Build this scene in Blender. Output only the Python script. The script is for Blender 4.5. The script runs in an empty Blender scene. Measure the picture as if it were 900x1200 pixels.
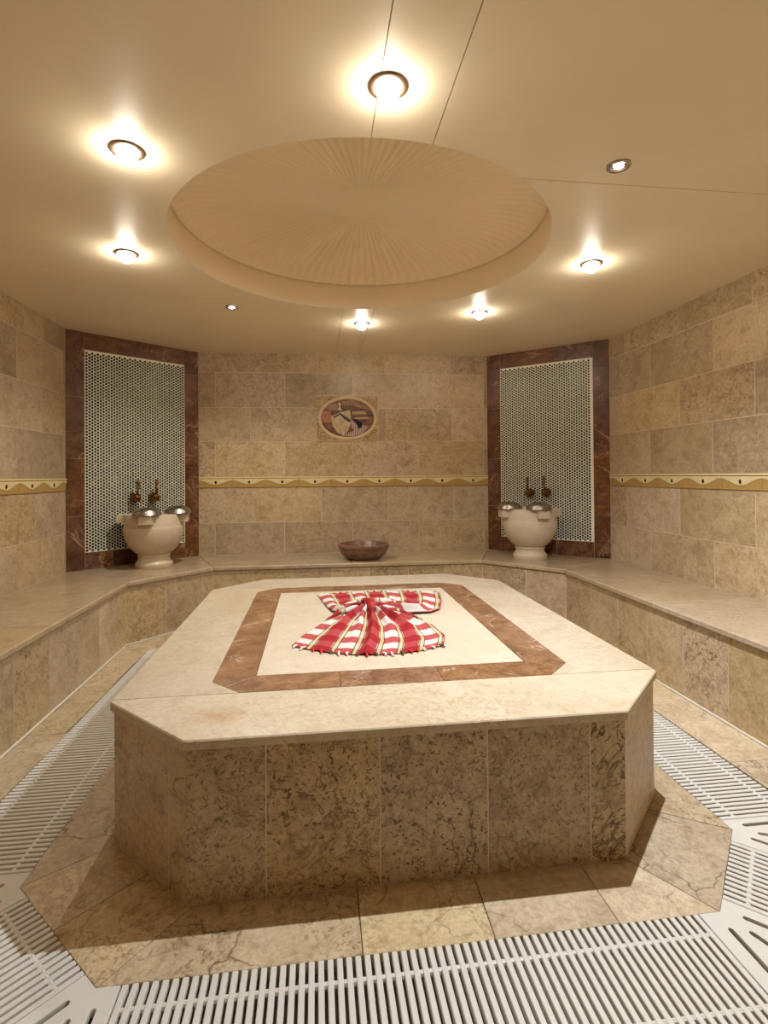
import bpy, bmesh, math, random
from mathutils import Vector, Matrix
random.seed(7)
S = bpy.context.scene
COL = S.collection

# ------------------------------------------------------------------ camera
CAM_H, F_PX, PP_Y = 1.25, 623.54, 552.67
YAW, PITCH, ROLL = 0.127, 0.0071, 0.0077
cd = bpy.data.cameras.new('camera'); cam = bpy.data.objects.new('camera', cd); COL.objects.link(cam)
cd.sensor_fit = 'HORIZONTAL'; cd.sensor_width = 36.0; cd.lens = 36.0 * F_PX / 900.0
cd.shift_y = -(600.0 - PP_Y) / 900.0; cd.clip_start = 0.02; cd.clip_end = 60
_c, _s = math.cos(YAW), math.sin(YAW)
_R0, _F0, _Z = Vector((_c, -_s, 0)), Vector((_s, _c, 0)), Vector((0, 0, 1))
_F = math.cos(PITCH) * _F0 + math.sin(PITCH) * _Z
_U0 = -math.sin(PITCH) * _F0 + math.cos(PITCH) * _Z
_R = math.cos(ROLL) * _R0 - math.sin(ROLL) * _U0
_U = math.sin(ROLL) * _R0 + math.cos(ROLL) * _U0
cam.matrix_world = Matrix(((_R.x, _U.x, -_F.x, 0), (_R.y, _U.y, -_F.y, 0), (_R.z, _U.z, -_F.z, CAM_H), (0, 0, 0, 1)))
S.camera = cam

# ------------------------------------------------------------------ world, exposure
w = bpy.data.worlds.new('world'); S.world = w; w.use_nodes = True
w.node_tree.nodes['Background'].inputs[0].default_value = (1.0, 0.85, 0.66, 1)
w.node_tree.nodes['Background'].inputs[1].default_value = 0.0
S.view_settings.view_transform = 'Standard'; S.view_settings.look = 'None'
S.view_settings.gamma = 1.0; S.view_settings.use_curve_mapping = False
S.view_settings.exposure = 0.92
try:
    S.cycles.max_bounces = 16; S.cycles.diffuse_bounces = 10
    S.cycles.sample_clamp_indirect = 6.0
    S.cycles.use_denoising = True
except Exception:
    pass
BULB_E, SPOT_W = 84.0, 145.0     # lamp strengths used by the lamp builders below

# ------------------------------------------------------------------ helpers
def obj(name, mesh, mat=None, parent=None, M=None):
    if isinstance(mesh, bmesh.types.BMesh):
        me = bpy.data.meshes.new(name); mesh.normal_update(); mesh.to_mesh(me); mesh.free()
    else:
        me = mesh
    o = bpy.data.objects.new(name, me); COL.objects.link(o)
    if mat is not None and len(me.materials) == 0:
        me.materials.append(mat)
    if parent is not None: o.parent = parent
    if M is not None: o.matrix_local = M
    return o

def tag(o, label=None, cat=None, group=None, kind=None):
    if label: o['label'] = label
    if cat: o['category'] = cat
    if group: o['group'] = group
    if kind: o['kind'] = kind
    return o

def thing(name, label, cat, loc=(0, 0, 0), rz=0.0, group=None):
    o = bpy.data.objects.new(name, None); COL.objects.link(o); o.empty_display_size = 0.05
    o.location = loc; o.rotation_euler = (0, 0, rz)
    return tag(o, label, cat, group)

def dup(o, parent=None, **kw):
    c = o.copy(); COL.objects.link(c)
    if parent is not None: c.parent = parent
    for ch in list(o.children): dup(ch, c)
    return c

def smooth(o, ang=40):
    for p in o.data.polygons: p.use_smooth = True
    try: o.data.set_sharp_from_angle(angle=math.radians(ang))
    except Exception: pass
    return o

def area2(p): return 0.5 * sum(p[i][0] * p[(i + 1) % len(p)][1] - p[(i + 1) % len(p)][0] * p[i][1] for i in range(len(p)))

def inset(poly, d):
    """offset a CCW polygon inwards by d with mitred corners"""
    n = len(poly); out = []
    for i in range(n):
        a, b, c = Vector(poly[i - 1]), Vector(poly[i]), Vector(poly[(i + 1) % n])
        e1, e2 = (b - a).normalized(), (c - b).normalized()
        n1, n2 = Vector((-e1.y, e1.x)), Vector((-e2.y, e2.x))
        k = 1 + n1.dot(n2)
        out.append(tuple(b + (n1 + n2) * (d / max(k, 0.2))))
    return out

def prism(poly, z0, z1, bev=0.0, bm=None, bottom_bev=False):
    """vertical prism on any simple polygon, top edge chamfered"""
    poly = [tuple(p) for p in poly]
    if area2(poly) < 0: poly = poly[::-1]
    bm = bm or bmesh.new(); n = len(poly)
    rings = []
    if bottom_bev and bev:
        rings.append((inset(poly, bev), z0)); rings.append((poly, z0 + bev))
    else:
        rings.append((poly, z0))
    if bev:
        rings.append((poly, z1 - bev)); rings.append((inset(poly, bev), z1))
    else:
        rings.append((poly, z1))
    V = [[bm.verts.new((x, y, z)) for x, y in r] for r, z in rings]
    bm.faces.new(V[0][::-1]); bm.faces.new(V[-1])
    for A, B in zip(V, V[1:]):
        for i in range(n):
            j = (i + 1) % n; bm.faces.new((A[i], A[j], B[j], B[i]))
    return bm

def rect(x0, y0, x1, y1): return [(x0, y0), (x1, y0), (x1, y1), (x0, y1)]

def centred(poly):
    cx = sum(p[0] for p in poly) / len(poly); cy = sum(p[1] for p in poly) / len(poly)
    return (cx, cy), [(x - cx, y - cy) for x, y in poly]

def slab(name, poly, z0, z1, mat, parent, bev=0.001, joint=0.0, M=None):
    """one stone: a prism around its own centre, its edges drawn in by half a joint"""
    poly = [tuple(p) for p in poly]
    if area2(poly) < 0: poly = poly[::-1]
    if joint: poly = inset(poly, joint / 2)
    (cx, cy), P = centred(poly)
    T = Matrix.Translation((cx, cy, 0))
    return obj(name, prism(P, z0, z1, bev), mat, parent, (M @ T) if M else T)

def lathe(profile, seg=32, bm=None, M=None):
    bm = bm or bmesh.new(); rings = []
    M = M or Matrix.Identity(4)
    for r, z in profile:
        if r < 1e-5: rings.append([bm.verts.new(M @ Vector((0, 0, z)))])
        else: rings.append([bm.verts.new(M @ Vector((r * math.cos(2 * math.pi * k / seg), r * math.sin(2 * math.pi * k / seg), z))) for k in range(seg)])
    for A, B in zip(rings, rings[1:]):
        for i in range(seg):
            j = (i + 1) % seg
            if len(A) == 1 and len(B) == 1: continue
            if len(A) == 1: bm.faces.new((A[0], B[j], B[i]))
            elif len(B) == 1: bm.faces.new((A[i], A[j], B[0]))
            else: bm.faces.new((A[i], A[j], B[j], B[i]))
    return bm

def tube(pts, r, seg=10, bm=None):
    bm = bm or bmesh.new(); pts = [Vector(p) for p in pts]; rings = []
    rs = r if isinstance(r, (list, tuple)) else [r] * len(pts)
    up = None
    for i, p in enumerate(pts):
        t = (pts[min(i + 1, len(pts) - 1)] - pts[max(i - 1, 0)]).normalized()
        if up is None: up = t.orthogonal().normalized()
        a = (up - t * up.dot(t)); a = a.normalized() if a.length > 1e-6 else t.orthogonal().normalized(); up = a
        b = t.cross(a)
        rings.append([bm.verts.new(p + (a * math.cos(2 * math.pi * k / seg) + b * math.sin(2 * math.pi * k / seg)) * rs[i]) for k in range(seg)])
    for A, B in zip(rings, rings[1:]):
        for i in range(seg): bm.faces.new((A[i], A[(i + 1) % seg], B[(i + 1) % seg], B[i]))
    bm.faces.new(rings[0][::-1]); bm.faces.new(rings[-1])
    return bm

def frame(P, d):
    """wall frame: x along the wall, y up, z out of the wall into the room"""
    d = Vector((d[0], d[1], 0)).normalized(); u = Vector((0, 0, 1)); n = d.cross(u)
    return Matrix(((d.x, u.x, n.x, P[0]), (d.y, u.y, n.y, P[1]), (d.z, u.z, n.z, P[2] if len(P) > 2 else 0), (0, 0, 0, 1)))

# ------------------------------------------------------------------ materials
def new_mat(name):
    m = bpy.data.materials.new(name); m.use_nodes = True
    nt = m.node_tree; return m, nt, nt.nodes['Principled BSDF']

def N(nt, t, **kw):
    n = nt.nodes.new(t)
    for k, v in kw.items():
        if k in n.inputs.keys(): n.inputs[k].default_value = v
        else: setattr(n, k, v)
    return n

def math_n(nt, op, a, b=None, clamp=False):
    n = nt.nodes.new('ShaderNodeMath'); n.operation = op; n.use_clamp = clamp
    for i, v in enumerate((a, b)):
        if v is None: continue
        if isinstance(v, (int, float)): n.inputs[i].default_value = v
        else: nt.links.new(v, n.inputs[i])
    return n.outputs[0]

def mix(nt, fac, a, b, mode='MIX'):
    n = nt.nodes.new('ShaderNodeMix'); n.data_type = 'RGBA'; n.blend_type = mode
    for sock, v in ((n.inputs[0], fac), (n.inputs[6], a), (n.inputs[7], b)):
        if isinstance(v, (int, float)): sock.default_value = v
        elif isinstance(v, tuple): sock.default_value = (*v, 1) if len(v) == 3 else v
        else: nt.links.new(v, sock)
    return n.outputs[2]

def ramp(nt, fac, lo, hi):
    n = nt.nodes.new('ShaderNodeMapRange'); n.clamp = True
    n.inputs[1].default_value = lo; n.inputs[2].default_value = hi
    nt.links.new(fac, n.inputs[0]); return n.outputs[0]

def coords(nt, scatter=True):
    tc = N(nt, 'ShaderNodeTexCoord')
    if not scatter: return tc.outputs['Object']
    oi = N(nt, 'ShaderNodeObjectInfo')
    m = N(nt, 'ShaderNodeVectorMath', operation='SCALE'); m.inputs[0].default_value = (37.0, 91.0, 53.0)
    nt.links.new(oi.outputs['Random'], m.inputs['Scale'])
    a = N(nt, 'ShaderNodeVectorMath', operation='ADD')
    nt.links.new(tc.outputs['Object'], a.inputs[0]); nt.links.new(m.outputs[0], a.inputs[1])
    return a.outputs[0]

def noise(nt, vec, scale, detail=5, rough=0.55, dist=0.0):
    n = N(nt, 'ShaderNodeTexNoise'); n.inputs['Scale'].default_value = scale
    n.inputs['Detail'].default_value = detail; n.inputs['Roughness'].default_value = rough
    n.inputs['Distortion'].default_value = dist
    nt.links.new(vec, n.inputs['Vector']); return n.outputs[0]

def stone(name, a, b, dark, speck=0.3, specklo=0.55, vein=0.3, rough=0.3, tone=0.25, cloud=3.0, crack=0.35, pale=None, pale_amt=0.0, bump=0.15, speck_scale=26, vein_scale=5, mott=0.5, stain=None, spread=0.38, figmin=0.35):
    """polished limestone / marble: cloudy body, worm-like specks, thin veins, hairline cracks"""
    m, nt, bs = new_mat(name); v = coords(nt)
    oi = N(nt, 'ShaderNodeObjectInfo')
    cl = ramp(nt, noise(nt, v, cloud, 6, 0.6, 0.6), 0.32, 0.68)
    base = mix(nt, cl, a, b)
    fine = noise(nt, v, 60, 4, 0.7)
    med = noise(nt, v, 13, 5, 0.65, 0.9)
    base = mix(nt, math_n(nt, 'MULTIPLY', ramp(nt, med, 0.46, 0.72), mott), base, dark)
    base = mix(nt, math_n(nt, 'MULTIPLY', ramp(nt, fine, 0.42, 0.68), 0.6 * mott + 0.1), base, dark)
    fig = math_n(nt, 'ADD', math_n(nt, 'MULTIPLY', math_n(nt, 'POWER', math_n(nt, 'FRACT', math_n(nt, 'MULTIPLY', oi.outputs['Random'], 7.77)), 1.6), 1.85 - figmin), figmin)
    # worm-like specks gathered in clouds
    sp = ramp(nt, noise(nt, v, speck_scale, 3, 0.6, 1.6), specklo, specklo + 0.05)
    where = ramp(nt, noise(nt, v, 2.6, 3, 0.5), spread, spread + 0.24)
    spf = math_n(nt, 'MULTIPLY', math_n(nt, 'MULTIPLY', sp, where), math_n(nt, 'MULTIPLY', fig, speck), True)
    base = mix(nt, spf, base, dark)
    # ridged veins
    rv = math_n(nt, 'ABSOLUTE', math_n(nt, 'SUBTRACT', noise(nt, v, vein_scale, 5, 0.6, 0.8), 0.5))
    rvf = math_n(nt, 'MULTIPLY', ramp(nt, rv, 0.018, 0.0), math_n(nt, 'MULTIPLY', fig, vein), True)
    rvf = math_n(nt, 'MULTIPLY', rvf, ramp(nt, noise(nt, v, 1.7, 2), 0.42, 0.6))
    base = mix(nt, rvf, base, dark)
    # hairline cracks
    wv = N(nt, 'ShaderNodeVectorMath', operation='ADD')
    nz = N(nt, 'ShaderNodeTexNoise'); nz.inputs['Scale'].default_value = 5; nz.inputs['Detail'].default_value = 5; nt.links.new(v, nz.inputs['Vector'])
    sc = N(nt, 'ShaderNodeVectorMath', operation='SCALE'); sc.inputs['Scale'].default_value = 0.25; nt.links.new(nz.outputs['Color'], sc.inputs[0])
    nt.links.new(v, wv.inputs[0]); nt.links.new(sc.outputs[0], wv.inputs[1])
    vo = N(nt, 'ShaderNodeTexVoronoi', feature='DISTANCE_TO_EDGE'); vo.inputs['Scale'].default_value = 3.2; nt.links.new(wv.outputs[0], vo.inputs['Vector'])
    ck = math_n(nt, 'MULTIPLY', ramp(nt, vo.outputs['Distance'], 0.012, 0.0), ramp(nt, noise(nt, v, 2.1, 2), 0.47, 0.62))
    base = mix(nt, math_n(nt, 'MULTIPLY', ck, crack), base, tuple(c * 0.5 for c in dark))
    if pale:
        rp = math_n(nt, 'ABSOLUTE', math_n(nt, 'SUBTRACT', noise(nt, v, 3.4, 4, 0.5, 1.2), 0.5))
        pf = math_n(nt, 'MULTIPLY', ramp(nt, rp, 0.012, 0.0), ramp(nt, noise(nt, v, 4.0, 2), 0.45, 0.62))
        base = mix(nt, math_n(nt, 'MULTIPLY', pf, pale_amt), base, pale)
    if stain:      # a rust-coloured stain soaked into the stone at (x, y) of the slab
        tc = N(nt, 'ShaderNodeTexCoord'); mp = N(nt, 'ShaderNodeMapping'); mp.vector_type = 'POINT'
        mp.inputs['Location'].default_value = (-stain[0] / stain[2], -stain[1] / stain[3], 0); mp.inputs['Scale'].default_value = (1 / stain[2], 1 / stain[3], 0)
        nt.links.new(tc.outputs['Object'], mp.inputs[0]); ln = N(nt, 'ShaderNodeVectorMath', operation='LENGTH'); nt.links.new(mp.outputs[0], ln.inputs[0])
        d_ = math_n(nt, 'ADD', ln.outputs['Value'], math_n(nt, 'MULTIPLY', math_n(nt, 'SUBTRACT', noise(nt, v, 14, 5), 0.5), 2.0))
        base = mix(nt, math_n(nt, 'MULTIPLY', ramp(nt, d_, 1.1, 0.1), 0.5), base, (0.42, 0.17, 0.075))
    hs = N(nt, 'ShaderNodeHueSaturation'); nt.links.new(base, hs.inputs['Color'])
    val = math_n(nt, 'ADD', math_n(nt, 'MULTIPLY', oi.outputs['Random'], tone), 1 - tone / 2)
    nt.links.new(val, hs.inputs['Value'])
    r2 = math_n(nt, 'FRACT', math_n(nt, 'MULTIPLY', oi.outputs['Random'], 17.31))
    nt.links.new(math_n(nt, 'ADD', math_n(nt, 'MULTIPLY', r2, 0.008), 0.497), hs.inputs['Hue'])
    nt.links.new(math_n(nt, 'ADD', math_n(nt, 'MULTIPLY', r2, 0.20), 0.88), hs.inputs['Saturation'])
    nt.links.new(hs.outputs[0], bs.inputs['Base Color'])
    nt.links.new(math_n(nt, 'ADD', math_n(nt, 'MULTIPLY', fine, 0.2), rough), bs.inputs['Roughness'])
    bs.inputs['Specular IOR Level'].default_value = 0.4
    if bump:
        bp = N(nt, 'ShaderNodeBump'); bp.inputs['Strength'].default_value = bump; bp.inputs['Distance'].default_value = 0.002
        h = math_n(nt, 'SUBTRACT', fine, math_n(nt, 'ADD', spf, ck))
        nt.links.new(h, bp.inputs['Height']); nt.links.new(bp.outputs[0], bs.inputs['Normal'])
    return m

def plain(name, col, rough=0.5, metal=0.0, var=0.08, scale=20, bump=0.0, spec=0.5):
    m, nt, bs = new_mat(name); v = coords(nt)
    n = noise(nt, v, scale, 4)
    c = mix(nt, n, tuple(x * (1 - var) for x in col), tuple(min(1, x * (1 + var)) for x in col))
    nt.links.new(c, bs.inputs['Base Color']); bs.inputs['Roughness'].default_value = rough
    bs.inputs['Metallic'].default_value = metal; bs.inputs['Specular IOR Level'].default_value = spec
    if bump:
        b = N(nt, 'ShaderNodeBump'); b.inputs['Strength'].default_value = bump; b.inputs['Distance'].default_value = 0.004
        nt.links.new(n, b.inputs['Height']); nt.links.new(b.outputs[0], bs.inputs['Normal'])
    return m

def glow(name, col, strength):
    m, nt, bs = new_mat(name)
    bs.inputs['Base Color'].default_value = (0.9, 0.88, 0.82, 1)
    bs.inputs['Emission Color'].default_value = (*col, 1); bs.inputs['Emission Strength'].default_value = strength
    return m

M_WALL = stone('wall_limestone', (0.48, 0.36, 0.222), (0.60, 0.47, 0.315), (0.22, 0.13, 0.058), speck=0.5, specklo=0.56, vein=0.5, rough=0.26, tone=0.36, crack=0.5)
M_RISER = stone('riser_limestone', (0.50, 0.37, 0.215), (0.61, 0.47, 0.295), (0.21, 0.125, 0.055), speck=0.75, specklo=0.54, vein=0.45, rough=0.3, tone=0.32, crack=0.5, speck_scale=34)
M_PLAT = stone('platform_limestone', (0.52, 0.385, 0.22), (0.61, 0.465, 0.285), (0.12, 0.07, 0.03), speck=0.85, specklo=0.56, vein=0.6, rough=0.3, tone=0.14, crack=0.8, speck_scale=58, mott=0.5, spread=0.24, figmin=0.85)
M_PLATP = stone('veined_limestone', (0.54, 0.41, 0.25), (0.62, 0.49, 0.32), (0.17, 0.10, 0.045), speck=0.3, specklo=0.57, vein=0.5, rough=0.3, tone=0.1, crack=0.75, mott=0.4, vein_scale=3.5)
M_FLOOR = stone('floor_limestone', (0.54, 0.42, 0.27), (0.64, 0.525, 0.36), (0.21, 0.125, 0.052), speck=0.6, specklo=0.55, vein=0.7, rough=0.22, tone=0.26, crack=0.85, speck_scale=40)
M_TOP = stone('pale_limestone', (0.54, 0.455, 0.335), (0.63, 0.55, 0.43), (0.36, 0.245, 0.14), speck=0.35, specklo=0.57, vein=0.4, rough=0.24, tone=0.06, crack=0.3, bump=0.08, mott=0.35)
M_STAINED = stone('stained_limestone', (0.54, 0.455, 0.335), (0.63, 0.55, 0.43), (0.36, 0.245, 0.14), speck=0.35, specklo=0.57, vein=0.4, rough=0.24, tone=0.0, crack=0.4, bump=0.08, mott=0.35, stain=(-0.634, -0.052, 0.12, 0.075))
M_CREAM = stone('cream_limestone', (0.60, 0.51, 0.375), (0.67, 0.59, 0.455), (0.42, 0.31, 0.19), speck=0.3, specklo=0.58, vein=0.2, rough=0.26, tone=0.04, crack=0.15, bump=0.08, mott=0.3)
M_BENCH = stone('bench_limestone', (0.42, 0.315, 0.195), (0.51, 0.40, 0.265), (0.27, 0.17, 0.09), speck=0.35, specklo=0.56, vein=0.35, rough=0.13, tone=0.08, crack=0.25, bump=0.05, mott=0.35)
M_RED = stone('red_brown_marble', (0.125, 0.043, 0.016), (0.27, 0.115, 0.050), (0.03, 0.011, 0.006), speck=0.6, specklo=0.54, vein=0.5, rough=0.2, tone=0.4, cloud=7, crack=0.1, pale=(0.60, 0.38, 0.24), pale_amt=0.8, bump=0.03, mott=0.7)
M_INLAY = stone('inlay_brown_marble', (0.20, 0.088, 0.034), (0.40, 0.215, 0.105), (0.10, 0.04, 0.015), speck=0.6, specklo=0.53, vein=0.6, rough=0.2, tone=0.14, cloud=7, crack=0.1, pale=(0.70, 0.54, 0.37), pale_amt=0.8, bump=0.03, mott=0.6)
M_BASIN = stone('basin_marble', (0.60, 0.50, 0.355), (0.66, 0.56, 0.41), (0.42, 0.30, 0.18), speck=0.15, specklo=0.6, vein=0.25, rough=0.25, tone=0.04, crack=0.12, bump=0.02, mott=0.15)
M_BOWL = stone('rosy_brown_marble', (0.16, 0.078, 0.05), (0.30, 0.17, 0.115), (0.06, 0.028, 0.018), speck=0.6, specklo=0.52, vein=0.8, rough=0.25, tone=0.05, cloud=12, crack=0.2, pale=(0.5, 0.36, 0.28), pale_amt=0.5, bump=0.02, speck_scale=50, mott=0.6)
M_GROUT = plain('grout', (0.66, 0.57, 0.43), 0.8)
M_DGROUT = plain('dark_grout', (0.30, 0.22, 0.14), 0.85)
M_TRENCH = plain('trench_concrete', (0.20, 0.15, 0.10), 0.8, var=0.3)
M_SEAL = plain('white_sealant', (0.64, 0.60, 0.52), 0.4)
M_MGROUT = plain('mosaic_grout', (0.88, 0.85, 0.70), 0.6)
M_BORDER = plain('ochre_ceramic', (0.43, 0.275, 0.09), 0.3, var=0.2, scale=30)
M_BCREAM = plain('cream_ceramic', (0.72, 0.60, 0.33), 0.28, var=0.14, scale=30)
M_DOT = plain('black_ceramic', (0.012, 0.014, 0.02), 0.12)
M_BRONZE = plain('bronze_ring', (0.10, 0.058, 0.035), 0.35, metal=0.6)
M_CHROME = plain('chrome', (0.75, 0.74, 0.72), 0.15, metal=1.0)
M_STEEL = plain('hammered_steel', (0.40, 0.38, 0.36), 0.26, metal=1.0, var=0.15, scale=45, bump=0.5)
M_BRASS = plain('aged_brass', (0.22, 0.115, 0.042), 0.3, metal=1.0, var=0.35, scale=60)
M_WHITE = plain('white_reflector', (0.85, 0.82, 0.76), 0.35)
M_BULB = glow('bulb_glow', (1.0, 0.91, 0.76), BULB_E)
M_HALO = glow('halogen_glow', (0.92, 0.96, 1.0), 60.0)
M_DARK = plain('dark_void', (0.02, 0.017, 0.014), 0.9)

def ceiling_paint(name, col, rough):
    m, nt, bs = new_mat(name); v = coords(nt, False)
    n = noise(nt, v, 2.2, 6, 0.6, 0.5); f = noise(nt, v, 45, 4, 0.6)
    c = mix(nt, ramp(nt, n, 0.3, 0.7), tuple(x * 0.93 for x in col), col)
    nt.links.new(c, bs.inputs['Base Color'])
    nt.links.new(math_n(nt, 'ADD', math_n(nt, 'MULTIPLY', n, 0.25), rough), bs.inputs['Roughness'])
    b = N(nt, 'ShaderNodeBump'); b.inputs['Strength'].default_value = 0.12; b.inputs['Distance'].default_value = 0.003
    nt.links.new(math_n(nt, 'ADD', n, math_n(nt, 'MULTIPLY', f, 0.4)), b.inputs['Height']); nt.links.new(b.outputs[0], bs.inputs['Normal'])
    return m
M_CEIL = ceiling_paint('ceiling_paint', (0.87, 0.765, 0.565), 0.3)
M_DOME = ceiling_paint('dome_paint', (0.88, 0.75, 0.52), 0.3)

def grate_plastic(name):
    m, nt, bs = new_mat(name); v = coords(nt, False)
    bs.inputs['Roughness'].default_value = 0.38
    br = N(nt, 'ShaderNodeTexBrick'); br.inputs['Scale'].default_value = 1.0
    br.inputs['Brick Width'].default_value = 0.014; br.inputs['Row Height'].default_value = 0.0042; br.inputs['Mortar Size'].default_value = 0.0006
    nt.links.new(v, br.inputs['Vector'])
    b = N(nt, 'ShaderNodeBump', invert=True); b.inputs['Strength'].default_value = 0.5; b.inputs['Distance'].default_value = 0.001
    nt.links.new(br.outputs['Fac'], b.inputs['Height']); nt.links.new(b.outputs[0], bs.inputs['Normal'])
    n = noise(nt, v, 9, 4)
    nt.links.new(mix(nt, n, (0.62, 0.60, 0.55), (0.74, 0.72, 0.67)), bs.inputs['Base Color'])
    return m
M_GRATE = grate_plastic('white_grate_plastic')

def penny_glass(name):
    m, nt, bs = new_mat(name)
    g = N(nt, 'ShaderNodeNewGeometry'); r = g.outputs['Random Per Island']
    cr = N(nt, 'ShaderNodeValToRGB'); cr.color_ramp.interpolation = 'CONSTANT'
    e = cr.color_ramp.elements; e[0].color = (0.006, 0.014, 0.017, 1); e[1].position = 0.35; e[1].color = (0.010, 0.040, 0.024, 1)
    for p, c in ((0.55, (0.012, 0.022, 0.042, 1)), (0.72, (0.045, 0.06, 0.028, 1)), (0.86, (0.02, 0.055, 0.05, 1)), (0.95, (0.10, 0.11, 0.05, 1))):
        x = e.new(p); x.color = c
    nt.links.new(r, cr.inputs[0]); nt.links.new(cr.outputs[0], bs.inputs['Base Color'])
    bs.inputs['Roughness'].default_value = 0.3; bs.inputs['Specular IOR Level'].default_value = 0.35
    bs.inputs['Specular Tint'].default_value = (0.8, 1.0, 0.7, 1)
    return m
M_PENNY = penny_glass('dark_glass_penny')

def plaid(name):
    m, nt, bs = new_mat(name)
    uv = N(nt, 'ShaderNodeUVMap', uv_map='UVMap'); sp = N(nt, 'ShaderNodeSeparateXYZ'); nt.links.new(uv.outputs[0], sp.inputs[0])
    def band(src, period, off, lo, hi):
        f = math_n(nt, 'FRACT', math_n(nt, 'ADD', math_n(nt, 'DIVIDE', src, period), off))
        return math_n(nt, 'MULTIPLY', math_n(nt, 'GREATER_THAN', f, lo), math_n(nt, 'LESS_THAN', f, hi))
    U, V = sp.outputs[0], sp.outputs[1]
    PU, PV, OU = 0.229, 0.125, 0.5
    ru = band(U, PU, OU, 0.32, 0.68); rv = band(V, PV, 0.1, 0.0, 0.5)
    red, pink, white = (0.30, 0.010, 0.014), (0.42, 0.075, 0.075), (0.62, 0.595, 0.56)
    tot = math_n(nt, 'ADD', ru, rv)
    c = mix(nt, math_n(nt, 'GREATER_THAN', tot, 0.5), white, pink)
    c = mix(nt, math_n(nt, 'GREATER_THAN', tot, 1.5), c, red)
    cu = mix(nt, ru, white, (0.34, 0.028, 0.034)); c = mix(nt, math_n(nt, 'MULTIPLY', ru, 0.4), c, cu)
    yel, blk, grn = (0.62, 0.47, 0.15), (0.03, 0.025, 0.03), (0.10, 0.12, 0.05)
    for c0 in (0.24, 0.76):
        for k, col, hw in ((-0.056, blk, 0.014), (-0.03, yel, 0.012), (0.0, (0.72, 0.66, 0.50), 0.012), (0.03, yel, 0.012), (0.056, blk, 0.014), (-0.015, grn, 0.004), (0.015, grn, 0.004)):
            c = mix(nt, math_n(nt, 'MULTIPLY', band(U, PU, OU, c0 + k - hw, c0 + k + hw), 0.8), c, col)
    wv = N(nt, 'ShaderNodeTexNoise'); wv.inputs['Scale'].default_value = 260; nt.links.new(uv.outputs[0], wv.inputs['Vector'])
    c = mix(nt, 0.12, c, wv.outputs['Color'], 'OVERLAY')
    nt.links.new(c, bs.inputs['Base Color']); bs.inputs['Roughness'].default_value = 0.9; bs.inputs['Specular IOR Level'].default_value = 0.15
    b = N(nt, 'ShaderNodeBump'); b.inputs['Strength'].default_value = 0.4; b.inputs['Distance'].default_value = 0.001
    nt.links.new(wv.outputs[0], b.inputs['Height']); nt.links.new(b.outputs[0], bs.inputs['Normal'])
    return m
M_PLAID = plaid('plaid_cotton')
M_TRED = plain('red_yarn', (0.55, 0.02, 0.025), 0.9)
M_TWHITE = plain('white_yarn', (0.75, 0.70, 0.62), 0.9)
M_TDARK = plain('dark_yarn', (0.10, 0.07, 0.04), 0.9)

# ------------------------------------------------------------------ room plan (metres)
ZB, ZC = 0.4725, 2.484
A, B, C, D = (-2.051, 4.688), (-1.152, 5.455), (1.774, 5.365), (2.667, 4.561)     # wall corners at the back
a_, b_, c_, d_ = (-1.388, 4.164), (-0.882, 4.732), (1.501, 4.712), (2.005, 4.131)  # bench lip corners
YF = -0.50                                                                        # wall behind the camera
FL, FR = (A[0], YF), (D[0], YF)
ROWS = [ZB, 0.79, 1.14, 1.245, 1.60, 1.938, 2.29, ZC]
TILE_L, JOINT = 0.682, 0.0035

def wall_shell(name, P, Q, mat=M_GROUT, ext=0.06):
    """grout-coloured backing of a wall from P to Q, its face just behind the tile faces"""
    L = math.hypot(Q[0] - P[0], Q[1] - P[1])
    bm = prism(rect(-ext, -0.12, L + ext, ZC + 0.3), -0.12, -0.0014)
    o = obj(name, bm, mat, None, frame(P, (Q[0] - P[0], Q[1] - P[1])))
    return tag(o, kind='structure'), L

def tile(parent, x0, y0, x1, y1, mat, name='tile', z0=-0.0045, z1=0.0, bev=0.0012, j=JOINT):
    j = j / 2; w, h = x1 - x0 - 2 * j, y1 - y0 - 2 * j
    if w < 0.006 or h < 0.006: return
    z1 += random.uniform(-0.0006, 0.0006)
    return obj(name, prism(rect(-w / 2, -h / 2, w / 2, h / 2), z0, z1, bev), mat, parent, Matrix.Translation(((x0 + x1) / 2, (y0 + y1) / 2, 0)))

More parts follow.
